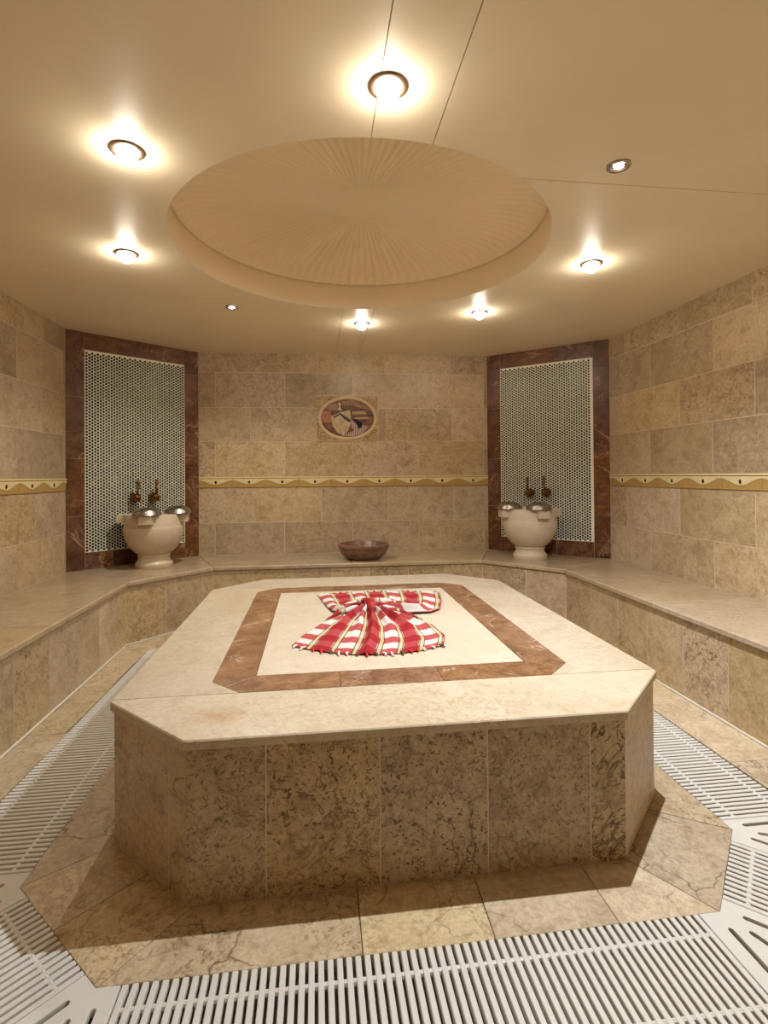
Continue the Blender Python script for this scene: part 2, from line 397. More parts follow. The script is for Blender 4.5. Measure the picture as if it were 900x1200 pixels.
# border tile meshes (one each, shared)
BT = 0.3255
def border_meshes():
    w, h = BT - 0.002, ROWS[3] - ROWS[2] - 0.002
    base = prism(rect(-w / 2, -h / 2, w / 2, h / 2), -0.0045, 0.006, 0.001)
    lower = lambda x: -h * 0.02 - h * 0.22 * math.cos(2 * math.pi * x / BT)
    n = 18; xs = [-w / 2 + w * i / n for i in range(n + 1)]
    poly = [(x, lower(x)) for x in xs] + [(w / 2, h * 0.33), (-w / 2, h * 0.33)]
    wave = prism(poly, 0.005, 0.010, 0.0015)
    rail = prism(rect(-w / 2, h * 0.38, w / 2, h * 0.5), 0.005, 0.013, 0.002)
    foot = prism(rect(-w / 2, -h * 0.5, w / 2, -h * 0.43), 0.005, 0.010, 0.0015)
    dot = prism([(0.0105 * math.cos(t), 0.0150 * math.sin(t)) for t in [2 * math.pi * k / 14 for k in range(14)]], 0.009, 0.013, 0.002)
    ring = bmesh.new()
    tube([(0.018 * math.cos(2 * math.pi * k / 16), 0.021 * math.sin(2 * math.pi * k / 16), 0.0105) for k in range(17)], 0.0025, 6, ring)
    out = []
    for nm, bm, mt in (('border_tile', base, M_BORDER), ('wave_relief', wave, M_BCREAM), ('top_rail', rail, M_BCREAM), ('foot_rail', foot, M_BORDER), ('dark_cabochon', dot, M_DOT), ('scroll_ring', ring, M_BCREAM)):
        me = bpy.data.meshes.new(nm); bm.to_mesh(me); bm.free(); me.materials.append(mt); out.append((nm, me))
    return out
BORDER = border_meshes()
def border_run(wall, L, first):
    """border tiles along a wall; `first` is where a motif centre falls; end tiles are cut by the neighbours"""
    zc = (ROWS[2] + ROWS[3]) / 2; x = first
    while x - BT > -BT * 0.5: x -= BT
    while x < L + BT * 0.5:
        lo, hi = max(x - BT / 2, 0.001), min(x + BT / 2, L - 0.001)
        if hi - lo > BT * 0.95:
            p = None
            for nm, me in BORDER:
                o = obj(nm, me, None, p or wall, Matrix.Translation((x, zc, 0)) if p is None else None)
                if p is None: p = o
        elif hi - lo > 0.02:
            h = ROWS[3] - ROWS[2] - 0.002
            p = tile(wall, lo, ROWS[2], hi, ROWS[3], M_BORDER, 'border_tile', z1=0.006)
            m = (lo + hi) / 2; n = 12
            lower = lambda q: -h * 0.02 - h * 0.22 * math.cos(2 * math.pi * (q - x) / BT)
            xs = [lo + (hi - lo) * i / n for i in range(n + 1)]
            obj('wave_relief', prism([(q - m, lower(q)) for q in xs] + [(hi - m, h * 0.33), (lo - m, h * 0.33)], 0.005, 0.010, 0.001), M_BCREAM, p)
            obj('top_rail', prism(rect(lo - m, h * 0.38, hi - m, h * 0.5), 0.005, 0.013, 0.002), M_BCREAM, p)
            if lo + 0.02 < x < hi - 0.02:
                for nm, me in BORDER[4:]: obj(nm, me, None, p, Matrix.Translation((x - m, 0, 0)))
        x += BT

def tile_wall(wall, L, offs, flip=False, mirror_len=None):
    """running bond; offs[r] = where a joint falls in row r (rows counted from the bench, border row skipped)"""
    r = 0
    for i in range(len(ROWS) - 1):
        if i == 2: continue
        o = offs[r]; r += 1
        x = o
        while x > 0: x -= TILE_L
        while x < L:
            lo, hi = max(0, x), min(L, x + TILE_L)
            if flip: lo, hi = L - hi, L - lo
            tile(wall, lo, ROWS[i], hi, ROWS[i + 1], M_WALL)
            x += TILE_L

# ------------------------------------------------------------------ floor: trench bed, stones around the platform and along the bench
floor = tag(obj('floor', prism(rect(A[0] - 0.1, YF - 0.1, D[0] + 0.1, B[1] + 0.1), -0.14, -0.036), M_TRENCH), kind='structure')
GW = 0.32
AP = [(-0.544, 1.392), (1.134, 1.393), (1.440, 1.705), (1.449, 3.90), (1.10, 4.27), (-0.52, 4.27), (-0.895, 3.90), (-0.907, 1.763)]   # apron outline
OUT = inset(AP, -GW)
cs = {'fl': (-0.3877, 1.6178), 'fr': (0.9913, 1.6178), 'lf': (-0.6884, 1.9185), 'rf': (1.292, 1.9185)}
def fstone(poly, j=0.0022): return slab('floor_stone', poly, -0.036, random.uniform(-0.0008, 0.0004), M_FLOOR, floor, 0.0012, j)
yin = 1.60
fstone([(-0.544, 1.392), (0.113, 1.392), (0.116, 1.70), (-0.30, 1.70)])
fstone([(0.113, 1.392), (0.471, 1.392), (0.483, 1.70), (0.116, 1.70)])
fstone([(0.471, 1.392), (0.83, 1.3925), (0.83, 1.70), (0.483, 1.70)])
fstone([(0.83, 1.3925), (1.134, 1.393), (0.94, 1.70), (0.83, 1.70)])
fstone([(-0.907, 1.763), (-0.73, 1.582), (-0.50, 1.80), (-0.62, 1.97)])
fstone([(-0.73, 1.582), (-0.544, 1.392), (-0.30, 1.70), (-0.50, 1.80)])
fstone([(1.134, 1.393), (1.440, 1.705), (1.20, 1.86), (0.94, 1.70)])
fstone([(1.440, 1.705), (1.442, 2.25), (1.20, 2.25), (1.20, 1.86)])
for y in (2.25, 2.85, 3.45): fstone([(1.20, y), (1.4445, y), (1.449, y + 0.6 if y < 3.4 else 3.90), (1.20, y + 0.6 if y < 3.4 else 3.90)])
fstone([(-0.907, 1.763), (-0.62, 1.97), (-0.62, 2.5), (-0.905, 2.5)])
for y in (2.5, 3.1, 3.7): fstone([(-0.903, y), (-0.62, y), (-0.62, min(y + 0.6, 3.9)), (-0.897, min(y + 0.6, 3.9))])
# back part behind the platform, no channel to be seen there
for x0, x1 in ((-0.60, 0.0), (0.0, 0.6), (0.6, 1.2)): fstone(rect(x0, 3.9, x1, 4.80))
fstone([(-1.0, 4.06), (-0.895, 3.90), (-0.60, 3.90), (-0.60, 4.8), (-0.95, 4.8), (-1.22, 4.40)])
fstone([(1.2, 3.9), (1.449, 3.90), (1.56, 4.06), (1.80, 4.36), (1.55, 4.8), (1.2, 4.8)])
# strips between channel and bench
ys = [YF, 0.2, 0.85, 1.50, 2.10, 2.79, 3.40, 3.98]
for y0, y1 in zip(ys, ys[1:]):
    fstone([(-1.44, y0), (OUT[7][0], y0), (OUT[7][0] + (0.0 if y1 < 2 else 0.012), y1), (-1.44, y1)] if y0 > 1.4 else rect(-1.44, y0, -1.2265 if y0 > 0.8 else -1.225, y1))
    fstone(rect(1.765, y0, 2.06, y1))
fstone([(-1.44, 3.98), (-1.214, 3.98), (-1.0, 4.06), (-1.22, 4.40), (-1.30, 4.45), (-1.44, 4.3)])
fstone([(1.765, 3.98), (2.06, 3.98), (2.06, 4.3), (1.80, 4.36), (1.56, 4.06)])
fstone([(-1.225, YF), (1.765, YF), (1.765, 0.45), (-1.225, 0.45)])
for x0, x1 in ((-0.70, -0.1), (-0.1, 0.5), (0.5, 1.28)): fstone(rect(x0, 0.45, x1, 1.071))
fstone([(-1.225, 0.45), (-0.70, 0.45), (-0.70, 1.08), (-1.225, 1.62)])
fstone([(1.28, 0.45), (1.765, 0.45), (1.765, 1.56), (1.28, 1.08)])
# two open cracks in the front-left stones
st = [o for o in floor.children][0]
for pts, wd in (([(-0.43, 1.528), (-0.405, 1.49), (-0.386, 1.464), (-0.365, 1.432), (-0.360, 1.394)], 0.006), ([(-0.37, 1.44), (-0.352, 1.43), (-0.357, 1.396)], 0.0025), ([(-0.278, 1.485), (-0.265, 1.44), (-0.25, 1.394)], 0.0018), ([(-0.16, 1.56), (-0.135, 1.49), (-0.117, 1.394)], 0.0018)):
    bm = bmesh.new(); n = len(pts); L_, R_ = [], []
    for i, p in enumerate(pts):
        q0, q1 = Vector(pts[max(i - 1, 0)]), Vector(pts[min(i + 1, n - 1)]); t = (q1 - q0).normalized(); nn = Vector((-t.y, t.x)) * wd / 2 * (0.55 if i in (0, n - 1) else random.uniform(0.8, 1.2))
        L_.append(tuple(Vector(p) + nn)); R_.append(tuple(Vector(p) - nn))
    prism(L_ + R_[::-1], -0.002, 0.0008, 0, bm)
    obj('crack', bm, M_DARK, st, st.matrix_local.inverted())

# ------------------------------------------------------------------ ceiling with a round opening, panels, fluted dome
DC, DR = Vector((0.262, 2.925)), 1.003
ceiling = tag(obj('ceiling', prism(rect(A[0] - 0.1, YF - 0.1, D[0] + 0.1, B[1] + 0.1), ZC + 0.30, ZC + 0.36), M_CEIL), kind='structure')
def ceiling_piece(cuts):
    bm = bmesh.new(); n = 96
    x0, x1, y0, y1 = A[0] - 0.1, D[0] + 0.1, YF - 0.1, B[1] + 0.1
    inner, outer = [], []
    for k in range(n):
        t = 2 * math.pi * k / n; c, s = math.cos(t), math.sin(t)
        inner.append(bm.verts.new((DC.x + DR * c, DC.y + DR * s, 0)))
        ts = [((x1 if c > 0 else x0) - DC.x) / c if abs(c) > 1e-9 else 1e9, ((y1 if s > 0 else y0) - DC.y) / s if abs(s) > 1e-9 else 1e9]
        m = min(ts); outer.append(bm.verts.new((DC.x + m * c, DC.y + m * s, 0)))
    corners = [(x0, y0), (x1, y0), (x1, y1), (x0, y1)]
    for k in range(n):
        j = (k + 1) % n
        f = [inner[k], inner[j], outer[j], outer[k]]
        a, b = outer[k].co, outer[j].co
        if abs(a.x - b.x) > 1e-6 and abs(a.y - b.y) > 1e-6:
            cx = x1 if max(a.x, b.x) > DC.x else x0; cy = y1 if max(a.y, b.y) > DC.y else y0
            f = [inner[k], inner[j], outer[j], bm.verts.new((cx, cy, 0)), outer[k]]
        bm.faces.new(f)
    for co, no in cuts:
        bmesh.ops.bisect_plane(bm, geom=bm.verts[:] + bm.edges[:] + bm.faces[:], plane_co=co, plane_no=no, clear_outer=True)
    bmesh.ops.recalc_face_normals(bm, faces=bm.faces)
    r = bmesh.ops.extrude_face_region(bm, geom=bm.faces[:])
    bmesh.ops.translate(bm, vec=(0, 0, 0.02), verts=[g for g in r['geom'] if isinstance(g, bmesh.types.BMVert)])
    bmesh.ops.recalc_face_normals(bm, faces=bm.faces)
    return obj('ceiling_panel', bm, M_CEIL, ceiling, Matrix.Translation((0, 0, ZC)))
g = 0.0016
XL, XR, YR, YL = 0.207, 0.440, 2.118, 3.785
PX = lambda x, s: ((x - s * g, 0, 0), (s, 0, 0))
PY = lambda y, s: ((0, y - s * g, 0), (0, s, 0))
for cuts in ([PX(XL, 1), PY(YL, 1)], [PX(XL, 1), PY(YL, -1)], [PX(XL, -1), PX(XR, 1), PY(DC.y, 1)], [PX(XL, -1), PX(XR, 1), PY(DC.y, -1)], [PX(XR, -1), PY(YR, 1)], [PX(XR, -1), PY(YR, -1)]):
    ceiling_piece(cuts)
# dome: upright rim and fluted shallow cap
rim = smooth(obj('dome_rim', lathe([(DR, 0.0), (DR, 0.178), (DR - 0.012, 0.186), (DR - 0.012, 0.192), (DR + 0.03, 0.192), (DR + 0.03, 0.021), (DR + 0.001, 0.021)], 128), M_DOME, ceiling, Matrix.Translation((DC.x, DC.y, ZC))))
def flutes():
    bm = bmesh.new(); nf, per = 96, 8; seg = nf * per
    prof = [(0.992, 0.176), (0.975, 0.20), (0.945, 0.219), (0.90, 0.232), (0.80, 0.244), (0.65, 0.254), (0.5, 0.261), (0.35, 0.266), (0.22, 0.269), (0.16, 0.270)]
    rings = []
    for i, (r, z) in enumerate(prof):
        amp = 0.0125 * min(1, (r - 0.10) * 2.2 + 0.1) * (0.3 if i == 0 else 1)
        if i == len(prof) - 1: amp = 0
        rings.append([bm.verts.new((DR * r * math.cos(2 * math.pi * k / seg), DR * r * math.sin(2 * math.pi * k / seg), z - amp * abs(math.cos(math.pi * k / per)) ** 2.2)) for k in range(seg)])
    for P_, Q_ in zip(rings, rings[1:]):
        for k in range(seg): bm.faces.new((P_[k], Q_[k], Q_[(k + 1) % seg], P_[(k + 1) % seg]))
    return bm
smooth(obj('fluted_dome', flutes(), M_DOME, ceiling, Matrix.Translation((DC.x, DC.y, ZC))), 80)
smooth(obj('dome_centre_disc', lathe([(0, 0.2695), (0.163 * DR, 0.2702), (0.163 * DR, 0.28), (0, 0.28)], 64), M_DOME, ceiling, Matrix.Translation((DC.x, DC.y, ZC))))

# ------------------------------------------------------------------ walls
wl, L = wall_shell('wall_left', FL, A)
tile_wall(wl, L, [0.035, 0.48 - TILE_L, 0.037, 0.377 - TILE_L, 0.034, 0.345 - TILE_L], flip=True)
border_run(wl, L, L - 0.214)
wr, L = wall_shell('wall_right', D, FR)
tile_wall(wr, L, [0.589 - TILE_L, 0.252 - TILE_L, 0.585 - TILE_L, 0.257 - TILE_L, 0.60 - TILE_L, 0.245 - TILE_L])
border_run(wr, L, 0.209)
wb, L = wall_shell('wall_back', B, C)
tile_wall(wb, L, [0.155 - TILE_L, 0.523 - TILE_L, 0.16 - TILE_L, 0.503 - TILE_L, 0.165 - TILE_L, 0.495 - TILE_L])
border_run(wb, L, 0.165)
MB_FRAME = frame(B, (C[0] - B[0], C[1] - B[1]))
wf, L = wall_shell('wall_front', FR, FL)
tile_wall(wf, L, [-0.1, -0.4, -0.1, -0.4, -0.1, -0.4])
border_run(wf, L, 0.16)

def alcove(name, P, Q, lower_joints):
    wall, L = wall_shell(name, P, Q, M_GROUT, ext=0.0)
    s0, s1, zt, zb_ = 0.147, L - 0.145, 2.335, 0.616
    for x0, x1 in ((0.0, s0), (s1, L)):
        zs_ = [ZB, 0.93, 1.412, 1.93, ZC] if x0 == 0 else [ZB, 0.86, 1.465, 2.25, ZC]
        for z0, z1 in zip(zs_, zs_[1:]): tile(wall, x0, z0, x1, z1, M_RED, 'frame_stone', z1=0.004, bev=0.0015)
    m = s0 + (s1 - s0) * 0.62
    for x0, x1 in ((s0, m), (m, s1)): tile(wall, x0, zt, x1, ZC, M_RED, 'frame_stone', z1=0.004, bev=0.0015)
    xs = [s0] + [s0 + (s1 - s0) * t for t in lower_joints] + [s1]
    for x0, x1 in zip(xs, xs[1:]): tile(wall, x0, ZB, x1, zb_, M_RED, 'frame_stone', z1=0.004, bev=0.0015)
    tile(wall, s0, zb_, s1, zt, M_MGROUT, 'mosaic_bed', z1=0.0, bev=0.0)
    bm = bmesh.new(); p = 0.0258; cw = p * 0.875; r = 0.0114
    nc = int((s1 - s0 - 0.008 - 2 * r) / cw); x = s0 + 0.004 + r
    for i in range(nc + 1):
        z = zb_ + 0.005 + r + (p / 2 if i % 2 else 0)
        while z + r < zt - 0.003:
            jx, jz = random.uniform(-0.0005, 0.0005), random.uniform(-0.0005, 0.0005)
            tx, ty = random.uniform(-0.03, 0.03), random.uniform(-0.03, 0.03)
            ring0, ring1 = [], []
            for k in range(7):
                t = 2 * math.pi * (k + 0.25) / 7; c, s = math.cos(t), math.sin(t)
                ring0.append(bm.verts.new((x + jx + r * c, z + jz + r * s, -0.001)))
                ring1.append(bm.verts.new((x + jx + 0.9 * r * c, z + jz + 0.9 * r * s, 0.0022 + 0.86 * r * (c * tx + s * ty))))
            for k in range(7): bm.faces.new((ring0[k], ring0[(k + 1) % 7], ring1[(k + 1) % 7], ring1[k]))
            bm.faces.new(ring1)
            z += p
        x += cw
    tag(obj('penny_mosaic', bm, M_PENNY, wall), kind='stuff')
    return wall, L
wal, LAL = alcove('wall_back_left', A, B, (0.14, 0.25, 0.47, 0.80))
war, LAR = alcove('wall_back_right', C, D, (0.22, 0.62))

# ------------------------------------------------------------------ bench along the walls
bench = thing('bench', 'long built-in beige stone bench running along the left, back and right walls', 'bench')
YB = YF + 0.03
LIP = [(a_[0], YB), a_, b_, c_, d_, (d_[0], YB)]
BK = [(A[0], YB), A, B, C, D, (D[0], YB)]
lerp = lambda p, q, t: (p[0] + (q[0] - p[0]) * t, p[1] + (q[1] - p[1]) * t)
TH = 0.030
def bench_slab(p0, p1, q1, q0):
    return slab('seat_slab', [p0, p1, q1, q0], ZB - TH, ZB, M_BENCH, bench, 0.007, 0.0012)
for i, n in enumerate((4, 1, 2, 1, 4)):
    p0, p1, q0, q1 = LIP[i], LIP[i + 1], BK[i], BK[i + 1]
    for k in range(n):
        t0, t1 = k / n, (k + 1) / n
        # side runs: square joints, only the corner is mitred
        if i == 0:
            y0, y1 = YB + (a_[1] - YB) * t0, YB + (a_[1] - YB) * t1
            P0, P1, Q0, Q1 = (p0[0], y0), (p0[0], y1), (q0[0], y0), ((q0[0], y1) if k < n - 1 else q1)
        elif i == 4:
            y0, y1 = d_[1] + (YB - d_[1]) * t0, d_[1] + (YB - d_[1]) * t1
            P0, P1, Q0, Q1 = (p0[0], y0), (p0[0], y1), (q0 if k == 0 else (q0[0], y0)), (q0[0], y1)
        else:
            P0, P1, Q0, Q1 = lerp(p0, p1, t0), lerp(p0, p1, t1), lerp(q0, q1, t0), lerp(q0, q1, t1)
        bench_slab(P0, P1, Q1, Q0)
# risers, recessed 18 mm under the lip
REC = 0.018
cl = inset([(p[0], p[1]) for p in LIP[::-1]], 0.0)
RP = []
for i, p in enumerate(LIP):
    ds = []
    for j in (i - 1, i):
        if 0 <= j < 5:
            e = Vector(LIP[j + 1]) - Vector(LIP[j]); e.normalize(); ds.append(Vector((-e.y, e.x)))   # towards the wall
    n0, n1 = ds[0], ds[-1]
    RP.append(tuple(Vector(p) + (n0 + n1) * (REC / (1 + n0.dot(n1)))))
bm = bmesh.new()
pts = RP
inner = [bm.verts.new((x, y, 0)) for x, y in []]
for i in range(5):
    L = math.hypot(RP[i + 1][0] - RP[i][0], RP[i + 1][1] - RP[i][1])
    Mx = frame(RP[i], (RP[i + 1][0] - RP[i][0], RP[i + 1][1] - RP[i][1]))
    if i == 0: js = [L - v for v in (0.151, 0.491, 0.80, 1.137, 1.477, 1.817, 2.157, 2.497, 2.837, 3.177, 3.517, 3.857, 4.197, 4.537) if v < L - 0.02][::-1]
    elif i == 1: js = [0.331, 0.673]
    elif i == 2: js = [0.345, 0.682, 1.021, 1.36, 1.708, 2.049]
    elif i == 3: js = [0.09, 0.428]
    else: js = [0.39, 0.751, 1.07, 1.397] + [1.725 + 0.339 * k for k in range(9) if 1.725 + 0.339 * k < L - 0.02]
    xs = [0.0] + js + [L]
    obj('riser_core', prism(rect(-0.004, 0.0, L + 0.004, ZB - TH - 0.001), -0.03, -0.0014), M_GROUT, bench, Mx)
    for x0, x1 in zip(xs, xs[1:]):
        w_, h_ = x1 - x0 - 0.0035, ZB - TH - 0.0045
        obj('riser_panel', prism(rect(-w_ / 2, -h_ / 2, w_ / 2, h_ / 2), -0.012, random.uniform(-0.0005, 0.0005), 0.0012), M_RISER, bench, Mx @ Matrix.Translation(((x0 + x1) / 2, h_ / 2 + 0.002, 0)))
    obj('sealant_strip', prism([(0, 0.0), (L, 0.0), (L, 0.010), (0, 0.010)], 0.0, 0.009, 0.003), M_SEAL, bench, Mx)

# ------------------------------------------------------------------ heated stone platform
X0, X1, Y0, Y1, CH, ZS = -0.7001, 1.3037, 1.6061, 4.0384, 0.3124, 0.4853
plat = thing('heated_platform', 'large octagonal stone platform with brown marble inlay in the middle of the room', 'platform')
LT = 0.028
ix0, ix1, iy0, iy1, ic = -0.389, 0.9999, 1.9395, 3.7079, 0.1134
jx0, jx1, jy0, jy1 = -0.2329, 0.8367, 2.0951, 3.5445
def lid(name, poly, mat, j=0.001): return slab(name, poly, ZS - LT, ZS, mat, plat, 0.0008, j)
def lid_edge(name, poly, mat):      # outer slabs: generously rounded edge
    return slab(name, poly, ZS - LT, ZS, mat, plat, 0.004, 0.0006)
lid_edge('top_slab', [(X0, Y0 + CH), (X0 + CH, Y0), (X1 - CH, Y0), (X1, Y0 + CH), (X1, iy0), (X0, iy0)], M_STAINED)
lid_edge('top_slab', [(X0, iy1), (X1, iy1), (X1, Y1 - CH), (X1 - CH, Y1), (X0 + CH, Y1), (X0, Y1 - CH)], M_TOP)
lid('top_slab', [(X0, iy0), (ix0 + ic, iy0), (ix0, iy0 + ic), (ix0, iy1 - ic), (ix0 + ic, iy1), (X0, iy1)], M_TOP)
lid('top_slab', [(X1, iy1), (ix1 - ic, iy1), (ix1, iy1 - ic), (ix1, iy0 + ic), (ix1 - ic, iy0), (X1, iy0)], M_TOP)
mf = lambda sx, sy: ((ix0 + ic / 2) if sx < 0 else (ix1 - ic / 2), (iy0 + ic / 2) if sy < 0 else (iy1 - ic / 2))
jc = 0.028
lid('inlay_strip', [mf(-1, -1), (jx0, jy0 + 0), (jx0, jy1), mf(-1, 1), (ix0, iy1 - ic), (ix0, iy0 + ic)], M_INLAY)
lid('inlay_strip', [mf(1, 1), (jx1, jy1), (jx1, jy0), mf(1, -1), (ix1, iy0 + ic), (ix1, iy1 - ic)], M_INLAY)
lid('inlay_strip', [mf(-1, -1), (ix0 + ic, iy0), (0.084, iy0), (0.084, jy0), (jx0, jy0)], M_INLAY)
lid('inlay_strip', [(0.084, iy0), (0.466, iy0), (0.466, jy0), (0.084, jy0)], M_INLAY)
lid('inlay_strip', [(0.466, iy0), (ix1 - ic, iy0), mf(1, -1), (jx1, jy0), (0.466, jy0)], M_INLAY)
lid('inlay_strip', [(jx0, jy1), (0.30, jy1), (0.30, iy1), (ix0 + ic, iy1), mf(-1, 1)], M_INLAY)
lid('inlay_strip', [(0.30, jy1), (jx1, jy1), mf(1, 1), (ix1 - ic, iy1), (0.30, iy1)], M_INLAY)
lid('centre_slab', [(jx0, jy0), (jx1, jy0), (jx1, jy1), (jx0, jy1)], M_CREAM)
BO = 0.0117
P8 = inset([(X0 + CH, Y0), (X1 - CH, Y0), (X1, Y0 + CH), (X1, Y1 - CH), (X1 - CH, Y1), (X0 + CH, Y1), (X0, Y1 - CH), (X0, Y0 + CH)], BO)
obj('core', prism(inset(P8, 0.0014), 0.0, ZS - LT - 0.001), M_GROUT, plat)
for i in range(8):
    p, q = P8[i], P8[(i + 1) % 8]; L = math.hypot(q[0] - p[0], q[1] - p[1]); Mx = frame(p, (q[0] - p[0], q[1] - p[1]))
    if i == 0: xs = [0, 0.229, 0.570, 0.910, 1.251, L]
    elif i in (1, 5, 3): xs = [0, L]
    elif i == 7: xs = [0, 0.335, L]
    else:
        n = max(1, round(L / 0.34)); xs = [L * k / n for k in range(n + 1)]
    for x0, x1 in zip(xs, xs[1:]):
        w_, h_ = x1 - x0 - 0.004, ZS - LT - 0.004; pm = M_PLATP if i % 2 else M_PLAT
        # the panels' own edges meet at the corners
        x0e, x1e = (x0 + 0.0003 if x0 == 0 else x0 + 0.002), (x1 - 0.0003 if x1 == L else x1 - 0.002); w_ = x1e - x0e
        obj('side_panel', prism(rect(-w_ / 2, -h_ / 2, w_ / 2, h_ / 2), -0.0045, random.uniform(-0.0004, 0.0004), 0.001), pm, plat, Mx @ Matrix.Translation(((x0e + x1e) / 2, h_ / 2 + 0.0015, 0)))

# ------------------------------------------------------------------ drain gratings in the channel
SP, SW = 0.0236, 0.0152
def slat_mesh(length):
    bm = bmesh.new(); w = SW / 2
    prof = [(-w, -0.020), (-w, -0.0018), (-w + 0.0018, 0.0), (w - 0.0018, 0.0), (w, -0.0018), (w, -0.020)]
    r0 = [bm.verts.new((x, 0.0, z)) for x, z in prof]; r1 = [bm.verts.new((x, length - 0.003, z)) for x, z in prof]
    for i in range(6):
        j = (i + 1) % 6; bm.faces.new((r0[i], r0[j], r1[j], r1[i]))
    bm.faces.new(r0[::-1]); bm.faces.new(r1)
    bmesh.ops.recalc_face_normals(bm, faces=bm.faces)
    me = bpy.data.meshes.new('slat'); bm.to_mesh(me); bm.free(); me.materials.append(M_GRATE); return me
SLAT = slat_mesh(GW - 0.004)
def grate(label, P, Q, out):
    """run from P to Q along the apron edge; slats reach outwards"""
    e = Vector(Q) - Vector(P); L = e.length; e.normalize(); n = Vector(out).normalized()
    t = thing('floor_grate', label, 'grate', (P[0], P[1], 0), 0, 'white plastic gratings over the drain channel')
    if e.cross(n) < 0:   # keep a right-handed frame
        P, Q = Q, P; e = -e
    t.matrix_world = Matrix(((e.x, n.x, 0, P[0]), (e.y, n.y, 0, P[1]), (0, 0, 1, 0), (0, 0, 0, 1)))
    m = max(1, int(L / SP)); sp = L / m
    for k in range(m):
        obj('slat', SLAT, None, t, Matrix.Translation(((k + 0.5) * sp, 0.0005, 0)))
    for y in (0.062, 0.258):
        bm = tube([(0.004, y, -0.0115), (L - 0.004, y, -0.0115)], 0.0062, 8)
        x = 0.5 * sp
        while x < L:
            tube([(x, y, -0.036), (x, y, -0.012)], 0.005, 6, bm); x += sp * 4
        for k in range(m - 1):      # little collars that hold the slats apart
            tube([((k + 0.62) * sp + 0.003, y, -0.0085), ((k + 1.38) * sp - 0.003, y, -0.0085)], 0.0078, 8, bm)
        smooth(obj('rod', bm, M_GRATE, t))
    return t
nl = (-1, 0)
chl = Vector((AP[0][0] - AP[7][0], AP[0][1] - AP[7][1])); chl.normalize(); ncl = Vector((chl.y, -chl.x))
if ncl.y > 0: ncl = -ncl
chr_ = Vector((AP[2][0] - AP[1][0], AP[2][1] - AP[1][1])); chr_.normalize(); ncr = Vector((chr_.y, -chr_.x))
if ncr.y > 0: ncr = -ncr
CE = 0.058
lv = Vector(AP[6]) - Vector(AP[7]); lv.normalize(); nlv = Vector((-lv.y, lv.x))
rv = Vector(AP[3]) - Vector(AP[2]); rv.normalize(); nrv = Vector((rv.y, -rv.x))
fv = Vector(AP[1]) - Vector(AP[0]); fv.normalize(); nfv = Vector((fv.y, -fv.x))
pL0, pL1 = Vector(AP[7]) + lv * 0.064, Vector(AP[6]) - lv * 0.02
pR0, pR1 = Vector(AP[2]) + rv * 0.05, Vector(AP[3]) - rv * 0.02
pF0, pF1 = Vector(AP[0]) + fv * CE, Vector(AP[1]) - fv * 0.066
pCL0, pCL1 = Vector(AP[7]) + chl * CE, Vector(AP[0]) - chl * CE
pCR0, pCR1 = Vector(AP[1]) + chr_ * CE, Vector(AP[2]) - chr_ * 0.068
grate('long white slatted drain grating on the left, between platform and bench', pL0, pL1, nlv)
grate('short slanting white drain grating at the bottom left corner of the floor', pCL0, pCL1, ncl)
grate('wide white slatted drain grating in front of the platform', pF0, pF1, nfv)
grate('short slanting white drain grating at the right edge, between two slotted corner plates', pCR0, pCR1, ncr)
grate('white slatted drain grating on the right, between platform and bench', pR0, pR1, nrv)

def corner_plate(label, V, pa, na, pb, nb, slots=True):
    """flat corner plate with rounded slots; V apron corner, pa/pb its ends on both runs"""
    V = Vector(V); pa, pb = Vector(pa), Vector(pb)
    w = GW - 0.004
    qa, qb = pa + na * w, pb + nb * w
    bis = (na + nb).normalized(); O = V + bis * (w / bis.dot(na))
    poly = [V, pa, qa, O, qb, pb]
    loc = O.lerp(V, 0.5)
    poly = [(p.x - loc.x, p.y - loc.y) for p in poly]
    if area2(poly) < 0: poly = poly[::-1]
    poly = inset(poly, 0.0015)
    cu = bpy.data.curves.new('plate', 'CURVE'); cu.dimensions = '2D'; cu.fill_mode = 'BOTH'; cu.extrude = 0.009; cu.bevel_depth = 0.002; cu.bevel_resolution = 1
    def spline(pts):
        s = cu.splines.new('POLY'); s.points.add(len(pts) - 1)
        for q, p in zip(s.points, pts): q.co = (p[0], p[1], 0, 1)
        s.use_cyclic_u = True
    spline(poly)
    if slots:
        Vl = V - loc
        for dirn, start, ln, side in ((na, 0.06, 0.20, 0.016), (nb, 0.06, 0.20, 0.016), (bis, 0.084, 0.10, 0.0)):
            t = Vector((-dirn.y, dirn.x)); 
            if t.dot(bis) > 0: t = -t
            p0 = Vl + dirn * start + t * side; p1 = p0 + dirn * ln; r = 0.0092
            pts = []
            tt = Vector((-dirn.y, dirn.x))
            for k in range(7):
                an = math.pi * k / 6; pts.append(p1 + tt * (r * math.cos(an)) + dirn * (r * math.sin(an)))
            for k in range(7):
                an = math.pi * k / 6; pts.append(p0 - tt * (r * math.cos(an)) - dirn * (r * math.sin(an)))
            spline([tuple(p) for p in pts])
    tmp = bpy.data.objects.new('plate', cu); COL.objects.link(tmp)
    dg = bpy.context.evaluated_depsgraph_get(); me = bpy.data.meshes.new_from_object(tmp.evaluated_get(dg)); bpy.data.objects.remove(tmp)
    me.materials.clear(); me.materials.append(M_GRATE); me.transform(Matrix.Translation((0, 0, -0.011)))
    t = thing('grate_corner', label, 'grate corner', (loc.x, loc.y, 0), 0, 'white plastic corner plates of the drain channel')
    obj('plate', me, None, t)
    for px, py in inset(poly, 0.03)[::2]:
        obj('foot', prism([(px + 0.008 * math.cos(k), py + 0.008 * math.sin(k)) for k in [2 * math.pi * i / 8 for i in range(8)]], -0.036, -0.0205), M_GRATE, t)
    return t
